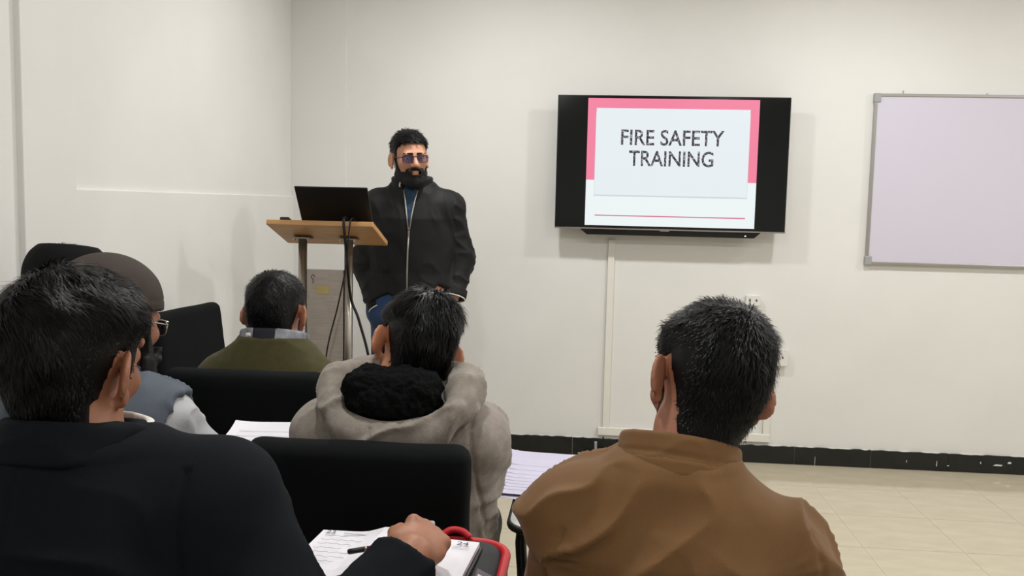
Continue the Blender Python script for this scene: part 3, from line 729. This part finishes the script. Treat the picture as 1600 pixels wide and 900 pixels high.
for s, sd in (('L', -1), ('R', 1)):
    wr = np.array(P['wr' + s]); el = np.array(P['el' + s]); d = (wr - el) / np.linalg.norm(wr - el); a = np.cross(d, [0, 1, 0]); a /= np.linalg.norm(a); R = np.stack([a, np.cross(d, a), d], 1)
    S = Solid().add(band(wr - d * .01, R, .05, .047, .016, .012)); cf, _, _ = sdf_obj('cuff', S, .005, M['blackjk'], root)
    for o in (-.022, .014):
        cq = wr + d * o; MB().tube([cq + R @ np.array((.0585 * math.cos(t), .0555 * math.sin(t), 0)) for t in np.linspace(0, 2 * math.pi, 25)], .0028, 6, caps=False).build('cuff_stripe', M['white'], cf, smooth=True)
HP = ([-.2, -.04, -.03, .012, .017, .034, .040, .06, .2], [-.05, -.045, .03, .03, -.03, -.03, .052, .074, .082])
hair(root, fr, M['hair'], .009, .005, 30, 3500, .022, .0011, whorl=(.02, .02, .2), comb=(-.5, -.6, 0), lift=.2, line=HP, top_extra=.005, h=.004, seed=4)
beard(root, fr, M['beard'], .0075)
mb = Solid()
for s in (-1, 1):
    mb.add(cap((s * .004, .106, -.0395), (s * .026, .094, -.048), .0055, .004, fr=fr), .004)
sdf_obj('moustache', mb, .003, M['beard'], root)
eb = Solid()
for s in (-1, 1): eb.add(cap((s * .013, .0985, .027), (s * .048, .086, .028), .0052, .0035, fr=fr), .002)
sdf_obj('eyebrows', eb, .003, M['hair'], root)
glasses(root, fr, M['frameblk'], M['lens'])

# ---- man in the brown jacket
P = dict(root=(.16, 1.37), label='man with short black hair in a brown stand-collar jacket seated at right, back turned', skin='skinB', h=.0045,
         neck=(-.012, .0, 1.01), head=(.035, .055, 1.118), yaw=17, pitch=24, roll=7, hs=1.04, ef=48, bw=1.1, bd=1.0,
         shL=(-.172, .0, .918), shR=(.142, .0, .858), elL=(-.205, .07, .70), elR=(.187, .06, .66), wrL=(-.15, .27, .64), wrR=(.16, .27, .64),
         handL=DOWN, handR=DOWN)
chair((.15, 1.36, 0), D(2), 'black upholstered chair holding the man in the brown jacket', k=.9)
root, fr, B = person(P)
def jd(V, N):
    x, z = V[:, 0], V[:, 2]
    a = np.where(x > 0, 0, 1)
    fR = folds(V, (1, 0, -.62), 4, 14, .020, 12, 4); fL = folds(V, (1, 0, .75), 4, 14, .020, 13, 4)
    wgt = 1 / (1 + np.exp(-(x - .02) * 40)); o = fR * wgt + fL * (1 - wgt)
    o *= np.clip((1.05 - z) / .06, .1, 1) * (.35 + .65 * np.clip(np.abs(x + .0) / .15, 0, 1) + .35 * np.clip((z - .9) / .1, 0, 1))
    o += folds(V, (1, 0, .05), 4, 11, .008, 15) * np.clip((.95 - z) / .08, 0, 1)
    for s, q in ((-1, .205), (1, .192)):
        xs = s * (q - .25 * np.clip(z - .86, 0, 1)) + .003 * vnoise(V * 25, 6); dd = x - xs
        o -= .0035 * np.exp(-(dd / .004) ** 2) * (z < .93) * np.clip(-N[:, 1] * 2, 0, 1)
        pk = np.exp(-((dd + s * .014) / .02) ** 2) * (z < .93); o += pk * .0022 * np.sin(z * 260 + 6 * vnoise(V * 22, 2)) * (.5 + .5 * vnoise(V * 18, 3))
    return o
jacket(P, root, fr, M['brown'], .02, disp=jd, h=.005, neckr=.068, kk=.016)
Rn = ry(D(7)) @ rx(D(-20)); cc = np.array((-.012, .012, 1.015))
S = Solid().add(band(cc, Rn, .082, .076, .021, .013, -.8)); sdf_obj('collar', S, .004, M['brown'], root, lambda V, N: folds(V, (1, 0, 0), 6, 40, .0022, 33) + .0022 * np.exp(-((((V - cc) @ Rn)[:, 2] + .004) / .0035) ** 2) * -1)
S = Solid().add(band(cc + Rn @ np.array((0, 0, -.024)), Rn, .088, .082, .009, .010)); sdf_obj('collar_seam', S, .004, M['brown'], root)
hair(root, fr, M['hair'], .0125, .0022, 40, 11000, .017, .00075, whorl=(.005, -.085, .095), comb=(.05, 0, -.1), lift=.5, h=.004, seed=7, neck=P['neck'])
beard(root, fr, M['beard'], .002)

# ---- man in the grey hoodie
P = dict(root=(-.40, 1.93), label='man in a grey hoodie with black fleece-lined hood seated in the middle, back turned', skin='skinH', h=.0045,
         neck=(.012, -.02, 1.0), head=(.022, .025, 1.072), yaw=28, pitch=26, roll=5, hs=1.04, ef=52, bw=1.06, bd=1.0,
         shL=(-.158, -.03, .886), shR=(.158, -.03, .886), elL=(-.185, .03, .69), elR=(.132, .02, .65), wrL=(-.1, .22, .635), wrR=(.05, .2, .63), handL=DOWN, handR=DOWN)
chair((-.437, 1.935, 0), D(0), 'black upholstered chair with side writing tablet holding the man in the grey hoodie', (.285, .49, -.10, .42, .72))
root, fr, B = person(P)
def jd(V, N):
    x, z = V[:, 0], V[:, 2]
    o = folds(V, (.3, 0, 1), 6, 14, .010, 22, 3.5)
    arm = np.clip((np.abs(x) - .16) / .03, 0, 1) * np.clip((.88 - z) / .05, 0, 1)
    o = o * (1 - arm) + arm * folds(V, (1, .6, .25), 6, 24, .016, 23)
    for s in (-1, 1):
        xs = s * (.165 + .12 * np.clip(.93 - z, 0, .3)); o -= .005 * np.exp(-((x - xs) / .004) ** 2) * (z < .975)
    return o
jacket(P, root, fr, M['hoodie'], .022, name='hoodie', disp=jd, h=.0055, neckr=.072)
def W(p): return np.array(p) - np.array((-.40, 1.93, 0))
S = Solid(); pts = [np.array(p) for p in curve_pts([W(p) for p in ((-.485, 1.96, 1.03), (-.53, 1.88, 1.012), (-.52, 1.80, .968), (-.475, 1.772, .928), (-.40, 1.77, .915), (-.315, 1.775, .934), (-.262, 1.80, .978), (-.252, 1.88, 1.015), (-.30, 1.96, 1.03))], 3)]
for i, (a, b) in enumerate(zip(pts, pts[1:])):
    r = .028 + .006 * math.sin(i * .7); r2 = .028 + .006 * math.sin((i + 1) * .7); S.add(cap(a, b, r, r2), .012)
S.add(ell(W((-.40, 1.785, .925)), (.125, .045, .05)), .03)
S.sub(ell(W((-.400, 1.83, 1.01)), (.098, .09, .075)), .012)
sdf_obj('hood', S, .005, M['hoodie'], root, lambda V, N: folds(V, (.9, .2, .5), 8, 20, .014, 28, 3.5) - .004 * np.exp(-((V[:, 0] + .03) / .003) ** 2) * (V[:, 2] < .95))
S = Solid().add(ell(W((-.400, 1.818, .992)), (.10, .07, .058)), .02).add(ell(W((-.45, 1.815, 1.022)), (.05, .05, .035)), .03).add(ell(W((-.355, 1.815, 1.02)), (.055, .05, .033)), .03)
S.sub(cap(W((-.385, 1.93, .95)), W((-.375, 1.95, 1.1)), .06, .06), .01)
V0 = sdf_obj('hood_lining', S, .004, M['fleece'], root, lambda V, N: .006 * vnoise(V * 70, 3) + .004 * vnoise(V * 150, 5))
hair(root, fr, M['hair'], .0125, .004, 34, 8500, .026, .0009, whorl=(.012, -.06, .12), comb=(.35, .1, -.35), lift=.3, h=.004, seed=9, wav=.3, neck=P['neck'])

# ---- man in the olive sweater
P = dict(root=(-.925, 2.6), kny=.33, kdx=(.06, 0), label='man in an olive green sweater seated in front of the lectern, back turned', skin='skinB', h=.005,
         neck=(.0, -.04, .985), head=(-.005, .0, 1.052), yaw=-2, pitch=14, roll=0, hs=1.02, ef=42, bw=1.06,
         shL=(-.15, -.05, .848), shR=(.15, -.05, .832), elL=(-.19, .03, .64), elR=(.19, .03, .63), wrL=(-.12, .22, .62), wrR=(.12, .22, .62), handL=DOWN, handR=DOWN)
chair((-.925, 2.60, 0), D(0), 'black upholstered chair holding the man in the olive sweater')
root, fr, B = person(P)
jacket(P, root, fr, M['olive'], .02, name='sweater', disp=lambda V, N: folds(V, (1, 0, .2), 5, 14, .006, 41), h=.007, neckr=.07)
Rn = rx(D(-16)); cc = np.array((.0, -.03, .975))
S = Solid().add(band(cc, Rn, .086, .08, .026, .013)); c0, _, _ = sdf_obj('collar', S, .005, M['navy'], root)
def patch(x0, x1, m, z0, z1, e=.0015):
    S = Solid().add(band(cc, Rn, .086 + e, .08 + e, .0262, .0135)); S.cut(lambda Q: np.maximum(np.maximum(x0 - (Q[:, 0]), (Q[:, 0]) - x1), np.maximum(z0 - ((Q - cc) @ Rn)[:, 2], ((Q - cc) @ Rn)[:, 2] - z1)), .002); return sdf_obj('collar_check', S, .004, m, c0)
patch(-.1, -.035, M['chk'], .0, .05); patch(-.06, -.04, M['white'], .004, .018, .003); patch(.03, .1, M['chk'], -.02, .05)
S = Solid().add(band(cc + Rn @ np.array((0, 0, -.022)), Rn, .093, .087, .0012, .005)); sdf_obj('collar_piping', S, .003, M['white'], c0)
hair(root, fr, M['hair'], .0115, .002, 40, 4500, .013, .0009, whorl=(-.005, -.085, .10), lift=.35, h=.0045, seed=12, neck=P['neck'])
beard(root, fr, M['beard'], .003)

# ---- man with cap, glasses and vest
P = dict(root=(-1.05, 1.80), kny=.33, kdx=(.075, .0), label='bearded man in a grey-brown cap, silver glasses and slate vest seated at left', skin='skinF', h=.005,
         neck=(.0, -.03, 1.03), head=(.045, .0, 1.128), yaw=-14, pitch=12, roll=2, hs=1.05, bw=1.04,
         shL=(-.17, -.03, .92), shR=(.155, -.02, .93), elL=(-.22, .06, .72), elR=(.255, .07, .79), wrL=(-.1, .2, .64), wrR=(.15, .24, .75), handL=DOWN, handR=((-.3, .7, -.7), (0, .7, .7), dict(curl=(.2, .3, .3))))
chair((-1.065, 1.80, 0), D(0), 'black upholstered chair holding the capped man in the slate vest', (.255, .41, .15, .36, .83), ax=.36)
root, fr, B = person(P)
jacket(P, root, fr, M['ltgrey'], .014, name='sweatshirt', disp=lambda V, N: folds(V, (1, .5, .3), 6, 22, .010, 51), h=.006, neckr=.07)
Vs = Solid(); add_limbs(Vs, P, .026, arms=False)
Vs.sub(cap(np.array(P['neck']) + (0, .01, .0), np.array(P['neck']) + (0, .05, .2), .072, .08), .012)
for s, sd in (('L', -1), ('R', 1)):
    sh = np.array(P['sh' + s]); Vs.sub(ell(sh + (sd * .075, .005, -.06), (.062, .1, .125)), .006)
Vs.cut(lambda Q: .5 - Q[:, 2], .01)
sdf_obj('vest', Vs, .006, M['vest'], root, lambda V, N: folds(V, (1, 0, .45), 5, 20, .009, 53))
S = Solid().add(band(np.array((0, -.02, 1.03)), rx(D(-14)), .086, .08, .02, .014)); sdf_obj('vest_collar', S, .005, M['vest'], root)
def cap_obj(root, fr, m, thick, zl, slope, top=.0, flat=0, h=.0045, button=True):
    S = Solid(); core = Solid()
    for p, k in head_core(fr): core.add(p, k)
    big = ell((0, -.01, .05), (.13, .15, .13), fr=fr)
    def fn(Pp):
        Q = fr.loc(Pp); d = core.ev(Pp) - (thick + top * np.clip(Q[:, 2] / .1, 0, 1)) * fr.k
        mk = (zl + slope * Q[:, 1] - Q[:, 2]) * fr.k
        r = np.maximum(d, mk)
        if flat: r = np.maximum(r, (Q[:, 2] - flat - .03 * Q[:, 1]) * fr.k)
        return r
    S.add((fn, big[1], big[2]), .01)
    return sdf_obj('cap', S, h, m, root, lambda V, N: -.0012 * np.exp(-((fr.loc(V)[:, 2] - zl - slope * fr.loc(V)[:, 1] - .022) / .0025) ** 2))[0]
cap_obj(root, fr, M['capbrn'], .013, .03, .12, .01)
hair(root, fr, M['hair'], .006, .0015, 40, 2500, .01, .0009, h=.0045, seed=15)
beard(root, fr, M['beard'], .017)
glasses(root, fr, M['framesil'], M['clearlens'])

# ---- man in the black cap
P = dict(root=(-1.415, 2.36), label='person in a black flat-topped cap seated by the left wall, mostly hidden', skin='skinF', h=.006,
         neck=(.0, -.03, 1.03), head=(-.005, -.02, 1.135), yaw=-12, pitch=10, roll=0, bw=.98,
         shL=(-.15, -.03, .93), shR=(.15, -.03, .93), elL=(-.17, .05, .70), elR=(.165, .07, .70), wrL=(-.1, .22, .62), wrR=(.1, .22, .62), handL=DOWN, handR=DOWN)
chair((-1.425, 2.345, 0), D(0), 'black upholstered chair by the left wall under the man in the black cap')
root, fr, B = person(P)
jacket(P, root, fr, M['navyjk'], .018, disp=lambda V, N: folds(V, (1, 0, .3), 5, 18, .006, 61), h=.009)
hair(root, fr, M['hair'], .009, .002, 40, 1500, .012, .001, h=.0055, seed=17)
cap_obj(root, fr, M['capblk'], .016, .012, .1, .012, flat=.124)

# ---- man in the dark jacket in the left foreground, writing
P = dict(root=(-.70, 1.13), label='dark-haired man in a black jacket writing in a diary in the left foreground', skin='skinF', h=.004,
         neck=(.022, .0, 1.062), head=(-.004, .03, 1.162), yaw=-3, pitch=12, roll=4, hs=1.01, bw=1.3, bd=1.1, kny=.36, kdx=(.05, .14),
         shL=(-.21, .0, .995), shR=(.215, .0, .995), elL=(-.27, .09, .76), elR=(.365, -.05, .775), wrL=(-.12, .24, .66), wrR=(.455, .13, .882),
         handL=DOWN, handR=((.1, 1, .03), (.5, -.1, .9), dict(curl=(.62, .7, .4), thumb=(.25, .9, -.25))))
chair((-.70, 1.08, 0), D(0), 'black upholstered chair with dark writing tablet under the left foreground man', (.255, .575, .16, .46, .70), tm_='tabletdark')
root, fr, B = person(P)
def jd(V, N):
    x, z = V[:, 0], V[:, 2]
    o = folds(V, (1, 0, -.06), 3, 17, .008, 71) * np.clip((1.06 - z) / .05, 0, 1)
    o -= .006 * np.exp(-((x - .205 - .03 * (1.0 - z)) / .004) ** 2) * (z < 1.06)
    o -= .003 * np.exp(-((x - .0) / .003) ** 2) * (V[:, 1] < 0)
    arm = np.clip((x - .3) / .05, 0, 1) * np.clip((.92 - z) / .04, 0, 1); o += arm * folds(V, (1, 0, .2), 8, 26, .006, 74)
    return o
jacket(P, root, fr, M['navyjk'], .024, disp=jd, h=.005, neckr=.07, kk=.02, cuff=.015)
Rn = rx(D(-14)); cc = np.array((.022, .005, 1.066))
S = Solid().add(band(cc, Rn, .088, .084, .02, .018, -2.2)); sdf_obj('collar', S, .005, M['navyjk'], root, lambda V, N: folds(V, (1, 0, 0), 6, 30, .004, 77))
S = Solid().add(band(cc + (.004, .01, .01), ry(D(4)) @ rx(D(-6)), .079, .075, .02, .006)); S.cut(lambda Q: .02 - Q[:, 0]); sdf_obj('shirt_collar', S, .004, M['white'], root)
HF = ([-.2, -.040, -.030, -.024, .008, .014, .032, .040, .06, .2], [-.115, -.10, -.05, .028, .028, -.022, -.022, .05, .062, .074])
hair(root, fr, M['hairw'], .011, .008, 24, 12000, .021, .0006, whorl=(-.03, -.06, .13), comb=(.3, .2, -.3), lift=.2, line=HF, top_extra=.010, h=.0045, seed=21, wav=.9, jit=.3, neck=P['neck'])

# empty chair turned toward the lectern
chair((-1.262, 3.25, 0), D(-96), 'empty black upholstered chair turned sideways between the wall and the lectern', k=1.05)

# ------------------------------------------------------------------ bag, diary, pen, papers
bag = empty('laptop_bag', (-.292, 1.415, .7025), 'charcoal nylon bag with red piping lying under the open diary', 'bag')
S = Solid().add(rbox((0, 0, .054), (.168, .145, .05), .046)); sdf_obj('shell', S, .006, M['bag'], bag, lambda V, N: folds(V, (1, .4, 0), 5, 16, .004, 81))
rp = [(u, v, .090) for u, v in rect_round(-.165, .165, -.142, .142, .06, 6)]
MB().tube(rp + rp[:1], .0085, 8, caps=False).build('piping', M['red'], bag, smooth=True)
MB().tube(curve_pts([(.045, .132, .104), (.06, .138, .112), (.08, .139, .110), (.095, .135, .10)], 5), .0065, 8).build('handle', M['red'], bag, smooth=True)
bx('zip_tape', (-.02, .128, .108), (.03, .145, .126), M['ltgrey'], bag, .004)
pt = MB().box((0, 0, 0), (.05, .1, .003), .001, 1).build('badge_patch', M['mauve'], bag)
pt.location = (.15, -.075, .1005); pt.rotation_euler = (0, .45, 0)
for dx in (.017, .021): bx('badge_line', (dx, -.048, .0012), (dx + .0015, .048, .0022), M['white'], pt)
o = text_mesh('PS', 'badge_text', M['white'], None, -.021, .012, .005, .03, 0, .03)
for v in o.data.vertices: v.co = (v.co.x, v.co.z, .0016 - v.co.y)
o.parent = pt
dia = empty('diary', (-.318, 1.39, .814), 'open white diary with handwritten pages on the dark bag', 'diary', D(-4))
def page(x0, x1, y0, y1, hgt, side):
    n = 10; V = []; F = []
    for lay in (0, 1):
        for j in (0, 1):
            for i in range(n + 1):
                u = i / n; x_ = x0 + (x1 - x0) * u; q = u if side > 0 else 1 - u   # q=0 at the spine
                z_ = hgt * math.exp(-((q - .14) / .2) ** 2) * (1 if lay else .0) + (.012 if lay else 0) * (1 - .3 * q)
                V.append((x_, (y0, y1)[j], z_))
    m_ = n + 1
    for i in range(n):
        F += [(2 * m_ + i, 2 * m_ + i + 1, 3 * m_ + i + 1, 3 * m_ + i), (i, m_ + i, m_ + i + 1, i + 1), (i, i + 1, 2 * m_ + i + 1, 2 * m_ + i), (m_ + i, 3 * m_ + i, 3 * m_ + i + 1, m_ + i + 1)]
    F += [(0, 2 * m_, 3 * m_, m_), (n, m_ + n, 3 * m_ + n, 2 * m_ + n)]
    return from_np('page_block', V, F, M['paper'], dia, smooth=False)
pL = page(-.14, 0, -.10, .10, .012, -1); pR = page(0, .14, -.10, .10, .008, 1)
bx('cover', (-.145, -.104, -.004), (.145, .104, -.0005), M['rubber'], dia, .001)
def flat_text(txt, name, parent, x0, x1, y0, y1, z, m):
    o = text_mesh(txt, name, m, None, x0, x1, y0, y1, 0, .0)
    for v in o.data.vertices: v.co = (v.co.x, v.co.z, z + v.co.y * .2)
    o.parent = parent; return o
flat_text('23', 'page_number', pL, -.128, -.112, .076, .09, .0125, M['ink'])
flat_text('24', 'page_number', pR, .105, .125, .072, .086, .0125, M['ink'])
greyink = mat('grey_ink', (186, 186, 194), .7)
for i in range(7):
    y_ = .066 - i * .018; MB().tube([(-.125 + k * .006, y_ + .0022 * math.sin(k * 2.1 + i) + .001 * math.sin(k * 5), .0128 + .0002 * k * .3) for k in range(8 + (i * 5) % 7)], .0005, 4).build('handwriting', greyink, pL)
bx('printed_heading', (-.095, .078, .0128), (-.05, .081, .0135), greyink, pL); bx('printed_heading', (-.03, .07, .020), (-.012, .088, .0222), mat('pale_ink', (205, 205, 212), .7), pL)
bx('printed_heading', (.05, .078, .0135), (.095, .081, .0145), greyink, pR)
for i in range(3): bx('printed_rule', (.1, .066 - i * .006, .0118), (.13, .0665 - i * .006, .0122), greyink, pR)
pen = empty('pen', (-.275, 1.33, .868), 'brown and black pen held in the writing hand above the diary', 'pen')
a_, b_ = Vector((-.085, -.005, -.012)), Vector((.04, .012, .01))
MB().tube([a_.lerp(b_, t) for t in (.22, .6, 1)], .0042, 8).build('barrel', M['penred'], pen, smooth=True)
MB().tube([a_.lerp(b_, t) for t in (0, .02, .22)], [.003, .0046, .0046], 8).build('end_cap', M['rubber'], pen, smooth=True)
MB().tube([a_.lerp(b_, .21), a_.lerp(b_, .24)], .0049, 8).build('ring', M['silver'], pen, smooth=True)
# sheets of paper
def sheet(name, loc, rz_, w_, l_, curl, m, label, lines=0, n=10):
    V = []; F = []
    for lay in (0, 1):
        for i in range(n + 1):
            for j in range(n + 1):
                u, v = i / n - .5, j / n - .5; V.append((u * w_, v * l_, curl * (max(0, v + .1) ** 2 * 3 + max(0, -u - .2) ** 2 * 4) + (.0006 if lay else 0)))
    m_ = (n + 1) ** 2
    for i in range(n):
        for j in range(n):
            a = i * (n + 1) + j; F += [(a, a + 1, a + n + 2, a + n + 1), (m_ + a, m_ + a + n + 1, m_ + a + n + 2, m_ + a + 1)]
    for k in range(n):
        F += [(k, m_ + k, m_ + k + 1, k + 1)]; a = n * (n + 1) + k; F += [(a, a + 1, m_ + a + 1, m_ + a)]
        a = k * (n + 1); F += [(a, a + n + 1, m_ + a + n + 1, m_ + a)]; a += n; F += [(a, m_ + a, m_ + a + n + 1, a + n + 1)]
    o = from_np(name, V, F, m, None, smooth=False, label=label, cat='paper'); o.location = loc; o.rotation_euler = (0, 0, rz_)
    for i in range(lines):
        v = -.38 + .74 * i / lines; yy = v * l_
        MB().tube([(u * w_, yy, curl * (max(0, v + .1) ** 2 * 3 + max(0, -u - .2) ** 2 * 4) + .0008) for u in (-.38, -.2, 0, .2, .38)], .0006, 4).build('text_line', greyink, o)
    return o
sheet('paper_sheet', (-.115, 2.155, .7225), D(-16), .21, .297, .02, M['paperlav'], 'lavender white printed sheet on the writing tablet beside the grey hoodie', 14)
sheet('paper_sheet', (-.122, 2.15, .729), D(-6), .21, .25, .03, M['paperlav'], 'pale lavender sheet lying on top of the printed sheet beside the hoodie sleeve', 8)
sheet('paper_sheet', (-.755, 2.045, .834), D(8), .19, .18, .012, M['paper'], 'white sheet on the tablet in front of the man in the slate vest', 4)
